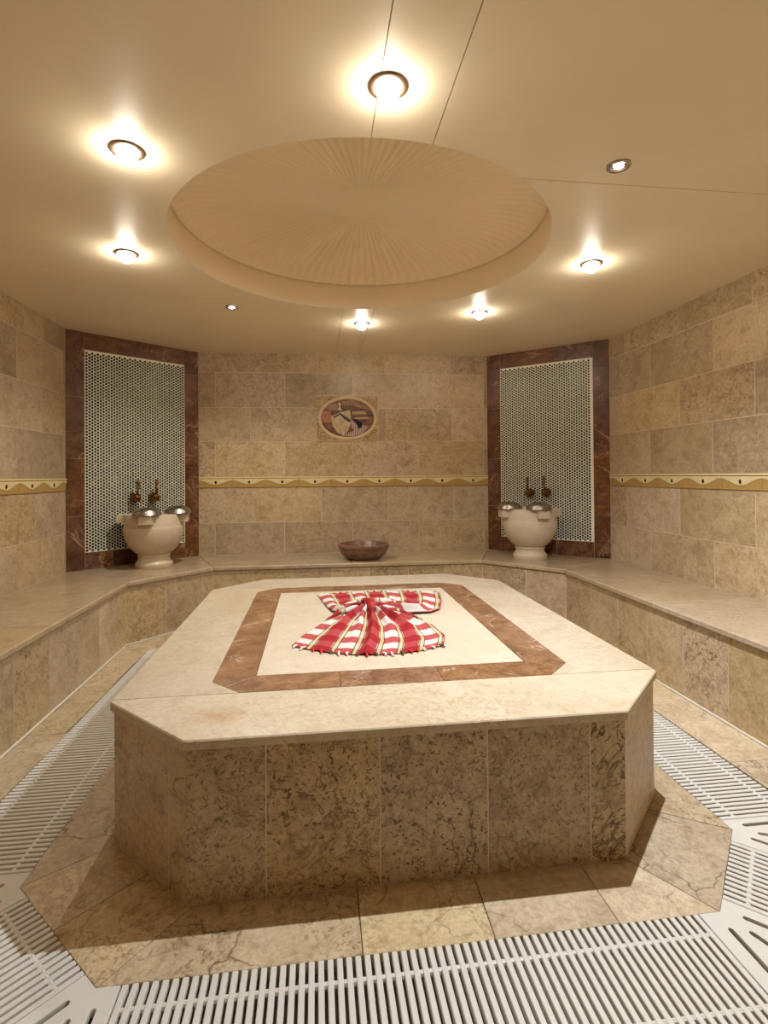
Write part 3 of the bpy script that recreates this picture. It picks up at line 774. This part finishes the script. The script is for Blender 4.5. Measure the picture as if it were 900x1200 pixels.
corner_plate('white slotted corner plate between the front grating and the slanting one at bottom left', AP[0], pCL1, ncl, pF0, nfv)
corner_plate('white slotted corner plate at the lower right, beside the front grating', AP[1], pF1, nfv, pCR0, ncr)
corner_plate('white corner plate at the left edge, below the long left grating', AP[7], pL0, nlv, pCL0, ncl)
corner_plate('white slotted corner plate at the right edge, below the right grating', AP[2], pCR1, ncr, pR0, nrv)
nbl = Vector((-0.72, 0.69)).normalized()
corner_plate('small white corner plate at the far end of the long left grating', AP[6], pL1, nlv, Vector(AP[6]) + Vector((0.69, 0.72)).normalized() * 0.02, nbl, False)

# ------------------------------------------------------------------ ceiling lamps
LIGHTS = [(0.235, 1.662, 'nearest round ceiling lamp with bronze ring and glowing globe, above the platform front'),
          (-0.699, 2.104, 'round ceiling lamp with bronze ring, left of the fluted dome and nearer of two there'),
          (-1.029, 3.079, 'round ceiling lamp with bronze ring above the left bench, farther of two left of dome'),
          (0.376, 4.294, 'round ceiling lamp between the fluted dome and the middle of the back wall'),
          (1.241, 3.911, 'round ceiling lamp behind the dome, toward the right mosaic alcove'),
          (1.612, 2.936, 'round ceiling lamp with bronze ring at right of the fluted dome, above the right bench')]
proto = None
for x, y, lab in LIGHTS:
    if proto is None:
        t = thing('ceiling_lamp', lab, 'lamp', (x, y, ZC), 0, 'globe lamps around the dome')
        smooth(obj('ring', lathe([(0.044, -0.002), (0.046, -0.007), (0.053, -0.009), (0.060, -0.006), (0.062, 0.0), (0.044, 0.0)], 40), M_BRONZE, t))
        smooth(obj('reflector', lathe([(0.0445, -0.006), (0.041, -0.006), (0.036, -0.002), (0.020, -0.0005), (0, -0.0005)], 40), M_WHITE, t))
        gl = []
        R_ = 0.036
        for k in range(11):
            an = math.radians(-35 + 125 * k / 10)
            gl.append((R_ * math.cos(an), -0.019 - R_ * 0.95 * math.sin(an)))
        gl[-1] = (0, gl[-1][1])
        smooth(obj('bulb', lathe([(0, -0.0022)] + gl, 24), M_BULB, t), 60)
        proto = t
    else:
        t = dup(proto); t.location = (x, y, ZC); t['label'] = lab
SPOTS = [(1.211, 1.986, 'small halogen spotlight with white glare, right of the fluted dome, nearer the viewer', SPOT_W, (0.93, 0.97, 1.0)),
         (-0.599, 3.976, 'small halogen spotlight behind the dome, toward the left mosaic alcove', SPOT_W * 0.35, (1.0, 0.93, 0.80))]
for x, y, lab, pw, colr in SPOTS:
    t = thing('spotlight', lab, 'spotlight', (x, y, ZC), 0, 'halogen spotlights around the dome')
    smooth(obj('ring', lathe([(0.032, -0.003), (0.034, -0.007), (0.046, -0.006), (0.049, 0.0), (0.032, 0.0)], 32), M_CHROME, t))
    smooth(obj('reflector', lathe([(0.033, -0.006), (0.030, -0.003), (0.019, -0.0008), (0, -0.0008)], 32), M_CHROME, t))
    obj('bulb', lathe([(0, -0.0015), (0.017, -0.0015), (0.018, -0.004), (0, -0.005)], 20), M_HALO, t)
    ld = bpy.data.lights.new('halogen', 'SPOT'); ld.energy = pw; ld.color = colr; ld.shadow_soft_size = 0.012
    ld.spot_size = math.radians(150); ld.spot_blend = 0.9
    lo = bpy.data.objects.new('halogen', ld); COL.objects.link(lo); lo.parent = t; lo.location = (0, 0, -0.02)

# ------------------------------------------------------------------ marble basins with metal bowls and taps
def basin(label, loc, lug_ang, rz=0.0):
    t = thing('marble_basin', label, 'basin', loc, rz, 'carved marble wash basins'); K = 0.955
    prof = [(0, 0), (0.158, 0), (0.162, 0.006), (0.162, 0.036), (0.152, 0.048), (0.140, 0.062), (0.134, 0.082), (0.136, 0.094), (0.142, 0.100), (0.142, 0.110), (0.136, 0.116)]
    smooth(obj('foot', lathe([(r * K, z) for r, z in prof] + [(0, 0.116)], 48), M_BASIN, t), 35)
    bowl = [(0, 0.115), (0.135, 0.115), (0.165, 0.135), (0.200, 0.170), (0.228, 0.212), (0.247, 0.258), (0.257, 0.305), (0.259, 0.335), (0.257, 0.352), (0.249, 0.354), (0.248, 0.360), (0.252, 0.452), (0.248, 0.460),
            (0.205, 0.460), (0.200, 0.452), (0.190, 0.38), (0.165, 0.29), (0.11, 0.23), (0, 0.21)]
    smooth(obj('bowl', lathe([(r * K, z) for r, z in bowl], 56), M_BASIN, t), 35)
    for an in lug_ang:
        pl = [(0.215, -0.058), (0.288, -0.049), (0.288, 0.049), (0.215, 0.058)]
        bm = bmesh.new(); lo = prism(pl, 0.385, 0.4603, 0.004, bm, True)
        obj('lug', bm, M_BASIN, t, Matrix.Rotation(an, 4, 'Z'))
    return t
def metal_bowl(label, loc, rz=0):
    t = thing('metal_bowl', label, 'bowl', loc, rz, 'hammered metal bowls upturned on the basins')
    out = [(0.112, 0.0), (0.117, 0.003), (0.113, 0.008), (0.108, 0.022), (0.098, 0.040), (0.080, 0.055), (0.052, 0.063), (0.048, 0.066), (0.044, 0.064), (0.0, 0.060)]
    inn = [(0.0, 0.057), (0.05, 0.059), (0.078, 0.051), (0.095, 0.037), (0.105, 0.021), (0.109, 0.005), (0.112, 0.0)]
    smooth(obj('shell', lathe(inn[:-1] + out, 40), M_STEEL, t), 50)
    return t
def bowls_for(bc, angs, labs):
    for an, lab in zip(angs, labs):
        metal_bowl(lab, (bc[0] + 0.198 * math.cos(an), bc[1] + 0.198 * math.sin(an), ZB + 0.4606))
# axis-aligned lugs seen from the room: one to the front, one to each side, one to the wall
bl = (-1.405, 4.862, ZB); br_ = (1.965, 4.735, ZB)
q4 = [math.radians(v) for v in (-90, 0, 90, 180)]
basin('carved beige marble basin with lugs below the left mosaic panel', bl, [v + math.radians(2) for v in q4])
basin('carved beige marble basin with lugs below the right mosaic panel', br_, [v + math.radians(4) for v in q4])
bowls_for(bl, (math.radians(-90), math.radians(0)), ('upturned hammered metal bowl on the front lug of the left basin', 'upturned hammered metal bowl on the right-hand lug of the left basin'))
bowls_for(br_, (math.radians(-88), math.radians(183)), ('upturned hammered metal bowl on the front lug of the right basin', 'upturned hammered metal bowl on the left-hand lug of the right basin'))

def tap(label, wallM, s, z):
    t = thing('tap', label, 'tap', (0, 0, 0), 0, 'brass taps above the basins')
    t.matrix_world = wallM @ Matrix.Translation((s, z, 0.003))
    smooth(obj('wall_flange', lathe([(0, 0), (0.034, 0), (0.036, 0.004), (0.030, 0.012), (0.020, 0.018), (0, 0.018)], 28), M_BRASS, t))
    smooth(obj('body', lathe([(0, 0.012), (0.018, 0.016), (0.020, 0.024), (0.032, 0.034), (0.041, 0.050), (0.043, 0.064), (0.038, 0.080), (0.026, 0.092), (0.018, 0.098), (0.022, 0.106), (0.020, 0.116), (0, 0.122)], 28), M_BRASS, t))
    bm = tube([(0, 0.0, 0.09), (0.004, -0.004, 0.118), (0.006, -0.018, 0.140), (0.006, -0.036, 0.146)], [0.015, 0.015, 0.013, 0.014], 12)
    smooth(obj('spout', bm, M_BRASS, t))
    bm = tube([(0.0, 0.03, 0.085), (0.0, 0.055, 0.100), (0.0, 0.085, 0.106)], [0.011, 0.010, 0.009], 10)
    smooth(obj('valve_stem', bm, M_BRASS, t))
    Mh = Matrix.Translation((0, 0.080, 0.106)) @ Matrix.Rotation(-math.pi / 2, 4, 'X')
    h = lathe([(0, 0), (0.010, 0.002), (0.017, 0.012), (0.012, 0.022), (0.010, 0.034), (0.016, 0.046), (0.020, 0.056), (0.014, 0.066), (0.008, 0.072), (0.010, 0.078), (0, 0.084)], 16, None, Mh)
    smooth(obj('handle', h, M_BRASS, t), 60)
    return t
ML, MR = frame(A, (B[0] - A[0], B[1] - A[1])), frame(C, (D[0] - C[0], D[1] - C[1]))
tap('aged brass tap above the left basin, the one nearer the left wall', ML, 0.545, 1.066)
tap('aged brass tap above the left basin, the one nearer the back wall', ML, 0.712, 1.066)
tap('aged brass tap above the right basin, the one nearer the back wall', MR, 0.462, 1.066)
tap('aged brass tap above the right basin, the one nearer the right wall', MR, 0.625, 1.072)

# ------------------------------------------------------------------ stone bowl on the back bench
t = thing('stone_bowl', 'wide shallow rosy brown marble bowl standing on the back bench', 'bowl', (0.436, 4.965, ZB))
smooth(obj('shell', lathe([(0, 0), (0.145, 0), (0.150, 0.006), (0.150, 0.014), (0.175, 0.024), (0.205, 0.048), (0.224, 0.080), (0.230, 0.104), (0.231, 0.112), (0.238, 0.116), (0.240, 0.124), (0.240, 0.138), (0.234, 0.143), (0.222, 0.143), (0.214, 0.134), (0.205, 0.10), (0.17, 0.055), (0.11, 0.035), (0, 0.03)], 56), M_BOWL, t), 40)

# ------------------------------------------------------------------ picture plaque on the back wall
PW, PH = 0.633, 0.468
t = thing('tile_picture', 'rectangular ceramic plaque with an oval picture of bath things, on the back wall', 'picture')
t.matrix_world = MB_FRAME @ Matrix.Translation((1.474, 1.834, 0.0007))
def orn(name):
    m, nt, bs = new_mat(name); v = coords(nt, False)
    n = math_n(nt, 'ABSOLUTE', math_n(nt, 'SUBTRACT', noise(nt, v, 26, 2, 0.5, 1.8), 0.5))
    c = mix(nt, ramp(nt, n, 0.02, 0.06), (0.16, 0.085, 0.035), (0.52, 0.37, 0.19))
    nt.links.new(c, bs.inputs['Base Color']); bs.inputs['Roughness'].default_value = 0.35; return m
def streaky(name, a, b, sx, sy, sc=10):
    m, nt, bs = new_mat(name); tc = N(nt, 'ShaderNodeTexCoord'); mp = N(nt, 'ShaderNodeMapping'); mp.inputs['Scale'].default_value = (sx, sy, 1)
    nt.links.new(tc.outputs['Object'], mp.inputs[0]); n = noise(nt, mp.outputs[0], sc, 4, 0.6, 0.7)
    nt.links.new(mix(nt, ramp(nt, n, 0.38, 0.62), a, b), bs.inputs['Base Color']); bs.inputs['Roughness'].default_value = 0.35; return m
ell = lambda rx, ry, n=56, cx=0, cy=0: [(cx + rx * math.cos(2 * math.pi * k / n), cy + ry * math.sin(2 * math.pi * k / n)) for k in range(n)]
obj('border_edge', prism(rect(-PW / 2, -PH / 2, PW / 2, PH / 2), 0.0, 0.006, 0.001), plain('plaque_edge', (0.55, 0.41, 0.22), 0.35), t)
obj('ornament_ground', prism(rect(-PW / 2 + 0.009, -PH / 2 + 0.009, PW / 2 - 0.009, PH / 2 - 0.009), 0.006, 0.0075), orn('scrolled_ceramic'), t)
bm = bmesh.new(); n = 56
rr = [(1.0, 0.007), (0.995, 0.012), (0.93, 0.014), (0.90, 0.010), (0.90, 0.007)]
RX, RY = 0.300, 0.222
rg = [[bm.verts.new((RX * q * math.cos(2 * math.pi * k / n), RY * (q - (0.04 if q < 0.95 else 0)) * math.sin(2 * math.pi * k / n), z)) for k in range(n)] for q, z in rr]
for P_, Q_ in zip(rg, rg[1:]):
    for k in range(n): bm.faces.new((P_[k], P_[(k + 1) % n], Q_[(k + 1) % n], Q_[k]))
smooth(obj('oval_rim', bm, plain('plaque_rim', (0.60, 0.45, 0.25), 0.3), t), 60)
obj('oval_ground', prism(ell(0.272, 0.193), 0.0074, 0.0082), streaky('dark_wood_print', (0.055, 0.022, 0.016), (0.26, 0.105, 0.05), 0.5, 2.2, 14), t)
def flat(name, pts, mat, z): return obj(name, prism(pts, 0.0080, z), mat, t)
# picture coordinates: from the centre of the plaque, metres
Cc = lambda pts: [((x - 430) / 1000.0 * 0.965, (360 - y) / 1000.0 * 0.965) for x, y in pts]
flat('brick_patch', Cc([(160, 290), (255, 280), (262, 405), (155, 405), (142, 350)]), streaky('print_brick', (0.32, 0.13, 0.06), (0.46, 0.22, 0.11), 1, 1, 30), 0.0086)
flat('brick_patch', Cc([(370, 180), (480, 172), (600, 225), (640, 265), (470, 225), (380, 225)]), streaky('print_brick_dark', (0.22, 0.09, 0.05), (0.38, 0.18, 0.09), 1, 2, 30), 0.0086)
flat('arch_patch', Cc([(190, 250), (260, 210), (330, 205), (330, 280), (250, 275)]), streaky('print_arch', (0.20, 0.13, 0.07), (0.33, 0.23, 0.13), 1, 1, 30), 0.0086)
flat('shelf_board', Cc([(475, 290), (610, 282), (640, 318), (480, 322)]), streaky('print_board', (0.33, 0.22, 0.11), (0.44, 0.31, 0.17), 0.6, 3, 20), 0.0088)
flat('shelf_board', Cc([(500, 352), (650, 345), (648, 365), (505, 372)]), streaky('print_board_pale', (0.40, 0.27, 0.15), (0.50, 0.36, 0.2), 0.6, 3, 20), 0.0088)
flat('pitcher', Cc([(330, 195), (362, 205), (352, 245), (372, 275), (330, 280), (345, 240)]), plain('print_pitcher', (0.66, 0.52, 0.33), 0.35), 0.0090)
flat('folded_towel', Cc([(255, 345), (350, 300), (455, 275), (470, 400), (430, 500), (390, 545), (320, 510), (275, 440)]), streaky('print_towel', (0.44, 0.33, 0.19), (0.62, 0.49, 0.30), 1.5, 1, 16), 0.0092)
def stripes(name):
    m, nt, bs = new_mat(name); tc = N(nt, 'ShaderNodeTexCoord'); wv = N(nt, 'ShaderNodeTexWave'); wv.inputs['Scale'].default_value = 16; wv.inputs['Distortion'].default_value = 2.5
    nt.links.new(tc.outputs['Object'], wv.inputs['Vector'])
    nt.links.new(mix(nt, ramp(nt, wv.outputs['Color'], 0.35, 0.65), (0.22, 0.10, 0.10), (0.62, 0.50, 0.42)), bs.inputs['Base Color']); bs.inputs['Roughness'].default_value = 0.35; return m
flat('striped_cloth', Cc([(465, 375), (520, 420), (545, 480), (600, 425), (650, 460), (580, 525), (480, 550), (395, 545), (430, 520), (500, 490), (470, 450)]), stripes('print_stripes'), 0.0094)
flat('dark_strap', Cc([(285, 345), (355, 305), (400, 335), (465, 385), (455, 408), (390, 365), (352, 325), (280, 365)]), plain('print_strap', (0.015, 0.013, 0.017), 0.35), 0.0096)
flat('dark_strap', Cc([(480, 372), (520, 368), (580, 405), (580, 455), (550, 472), (530, 420)]), M_DOT, 0.0096)

# ------------------------------------------------------------------ plaid towel tied in the middle
def towel():
    t = thing('plaid_towel', 'red and white plaid towel gathered in the middle, spread on the platform', 'towel', (0.0, 0.0, ZS))
    bm = bmesh.new(); uvl = bm.loops.layers.uv.new('UVMap')
    NU, NV = 150, 110; VP = 0.50
    # outline: left / right end points by v (front 0 .. back 1); front edge bulges towards the viewer
    ctl = [(0.0, (-0.113, 2.423), (0.560, 2.330)), (0.15, (-0.07, 2.56), (0.60, 2.47)), (0.30, (0.015, 2.735), (0.575, 2.65)), (0.40, (0.09, 2.83), (0.50, 2.76)),
           (0.47, (0.165, 2.875), (0.42, 2.835)), (VP, (0.21, 2.885), (0.37, 2.87)), (0.54, (0.16, 2.92), (0.46, 2.875)), (0.62, (0.085, 2.99), (0.63, 2.885)), (0.72, (0.06, 3.09), (0.69, 2.95)), (0.86, (0.035, 3.24), (0.745, 3.14)), (1.0, (0.005, 3.42), (0.785, 3.37))]
    def ends(v):
        for (v0, l0, r0), (v1, l1, r1) in zip(ctl, ctl[1:]):
            if v <= v1 + 1e-9:
                f = (v - v0) / (v1 - v0); return Vector(l0).lerp(Vector(l1), f), Vector(r0).lerp(Vector(r1), f)
    rnd = random.Random(3)
    grid = []
    for j in range(NV + 1):
        v = j / NV; l, r = ends(v); row = []
        dp = abs(v - VP); near = math.exp(-(dp / 0.16) ** 2)
        side = 0 if v < VP else 1
        for i in range(NU + 1):
            u = i / NU; s = 2 * u - 1
            p = l.lerp(r, u)
            if side == 0: p.y -= (1 - s * s) * 0.125 * (1 - v / VP) ** 1.0
            else: p.y += (1 - s * s) * 0.045 * ((v - VP) / (1 - VP))
            # radiating folds
            k = 6 if side == 0 else 7
            ph = 0.6 if side == 0 else 2.1
            f = 0.5 + 0.5 * math.cos(k * math.pi * s + ph + 1.3 * math.sin(3.1 * s))
            f2 = 0.5 + 0.5 * math.cos(17 * s + 2 + 4 * v)
            amp = 0.003 + 0.022 * near + (0.011 if side == 0 else 0.022) * math.exp(-(dp / 0.30) ** 2)
            z = 0.004 + amp * f ** 1.5 + 0.006 * near * f2
            # raised pleat running from the knot to the front edge
            if side == 0:
                pw = 0.05 + 0.04 * near; z += 0.026 * math.exp(-((s + 0.06) / pw) ** 2) * (0.65 + 0.35 * v / VP)
            else:
                z += 0.014 * abs(math.sin(5.5 * s + 0.4)) * ((v - VP) / (1 - VP)) ** 0.7
            z += 0.018 * near * (1 - 0.6 * s * s)
            edge = min(1, min(u, 1 - u) * 14, (v if side == 0 else 9) * 12 + 0.35, ((1 - v) if side else 9) * 12 + 0.4)
            z = 0.003 + (z - 0.003) * (0.25 + 0.75 * edge)
            row.append(bm.verts.new((p.x, p.y, z)))
        grid.append(row)
    for j in range(NV):
        for i in range(NU):
            f = bm.faces.new((grid[j][i], grid[j][i + 1], grid[j + 1][i + 1], grid[j + 1][i]))
            for lp, (di, dj) in zip(f.loops, ((0, 0), (1, 0), (1, 1), (0, 1))):
                uu, vv = (i + di) / NU, (j + dj) / NV
                lp[uvl].uv = ((uu - 0.47) * 0.80, vv * 0.98)
    o = smooth(obj('cloth', bm, M_PLAID, t), 180)
    md = o.modifiers.new('thickness', 'SOLIDIFY'); md.thickness = 0.0025; md.offset = 1
    # gathered folds wrapped round the waist
    for pts, r, nm in (([(0.09, 2.95, .008), (0.16, 2.985, .036), (0.23, 3.00, .050), (0.30, 2.985, .056), (0.38, 2.99, .052), (0.46, 2.965, .040), (0.55, 2.90, .008)], [.003, .015, .020, .022, .020, .015, .003], 'waist_fold'),
                       ([(0.045, 2.825, .006), (0.12, 2.89, .024), (0.20, 2.91, .040), (0.28, 2.905, .052)], [.003, .012, .018, .016], 'waist_fold'),
                       ([(0.55, 2.76, .006), (0.47, 2.83, .024), (0.40, 2.865, .040), (0.32, 2.895, .052)], [.003, .012, .017, .016], 'waist_fold'),
                       ([(0.235, 2.97, .055), (0.275, 2.935, .068), (0.295, 2.89, .062), (0.29, 2.83, .046)], [.016, .024, .024, .014], 'knot')):
        dense, rad = [], []
        for i in range(len(pts) - 1):
            for k in range(5):
                f = k / 5; dense.append(Vector(pts[i]).lerp(Vector(pts[i + 1]), f)); rad.append((r[i] + (r[i + 1] - r[i]) * f) * (1 + 0.10 * math.sin(i * 5 + k * 1.9)))
        dense.append(Vector(pts[-1])); rad.append(r[-1])
        b2 = tube(dense, rad, 14); l2 = b2.loops.layers.uv.new('UVMap')
        for f in b2.faces:
            for lp in f.loops: lp[l2].uv = (lp.vert.co.x * 1.15 - 0.1, lp.vert.co.y + lp.vert.co.z * 1.4)
        smooth(obj(nm, b2, M_PLAID, t), 180)
    # knotted fringe on both hems
    def tassel(p, d, mat, ln):
        d = Vector((d[0], d[1], 0)).normalized(); q = Vector((p[0], p[1], 0.010))
        sd = Vector((-d.y, d.x, 0)) * rnd.uniform(-0.012, 0.012)
        b3 = tube([q - d * 0.008, q + d * ln * 0.4 + sd, q + d * ln * 0.75 + sd * 0.5 - Vector((0, 0, 0.004)), q + d * ln + sd - Vector((0, 0, 0.004))], [0.004, 0.0052, 0.0045, 0.0025], 7)
        smooth(obj('tassel', b3, mat, t), 80)
    mats = [M_TWHITE, M_TDARK, M_TRED, M_TDARK, M_TWHITE, M_TDARK, M_TRED]
    for k in range(18):
        i = int((k + 0.5) / 18 * NU); co = grid_pts[0][i] if False else None
        u = (k + 0.5) / 18; s = 2 * u - 1
        l, r = ends(0.0); p = l.lerp(r, u); p.y -= (1 - s * s) * 0.125
        ph = (((u - 0.47) * 0.80) / 0.229 + 0.5) % 1.0
        mt = M_TRED if 0.32 < ph < 0.68 else (M_TDARK if 0.17 < ph < 0.83 else M_TWHITE)
        tassel(p, (s * 0.5 + rnd.uniform(-.4, .4), -1), mt, rnd.uniform(0.010, 0.030))
        l, r = ends(1.0); p = l.lerp(r, u); p.y += (1 - s * s) * 0.045
        tassel(p, (s * 0.4 + rnd.uniform(-.5, .5), 1), mt, rnd.uniform(0.010, 0.030))
    return t
towel()
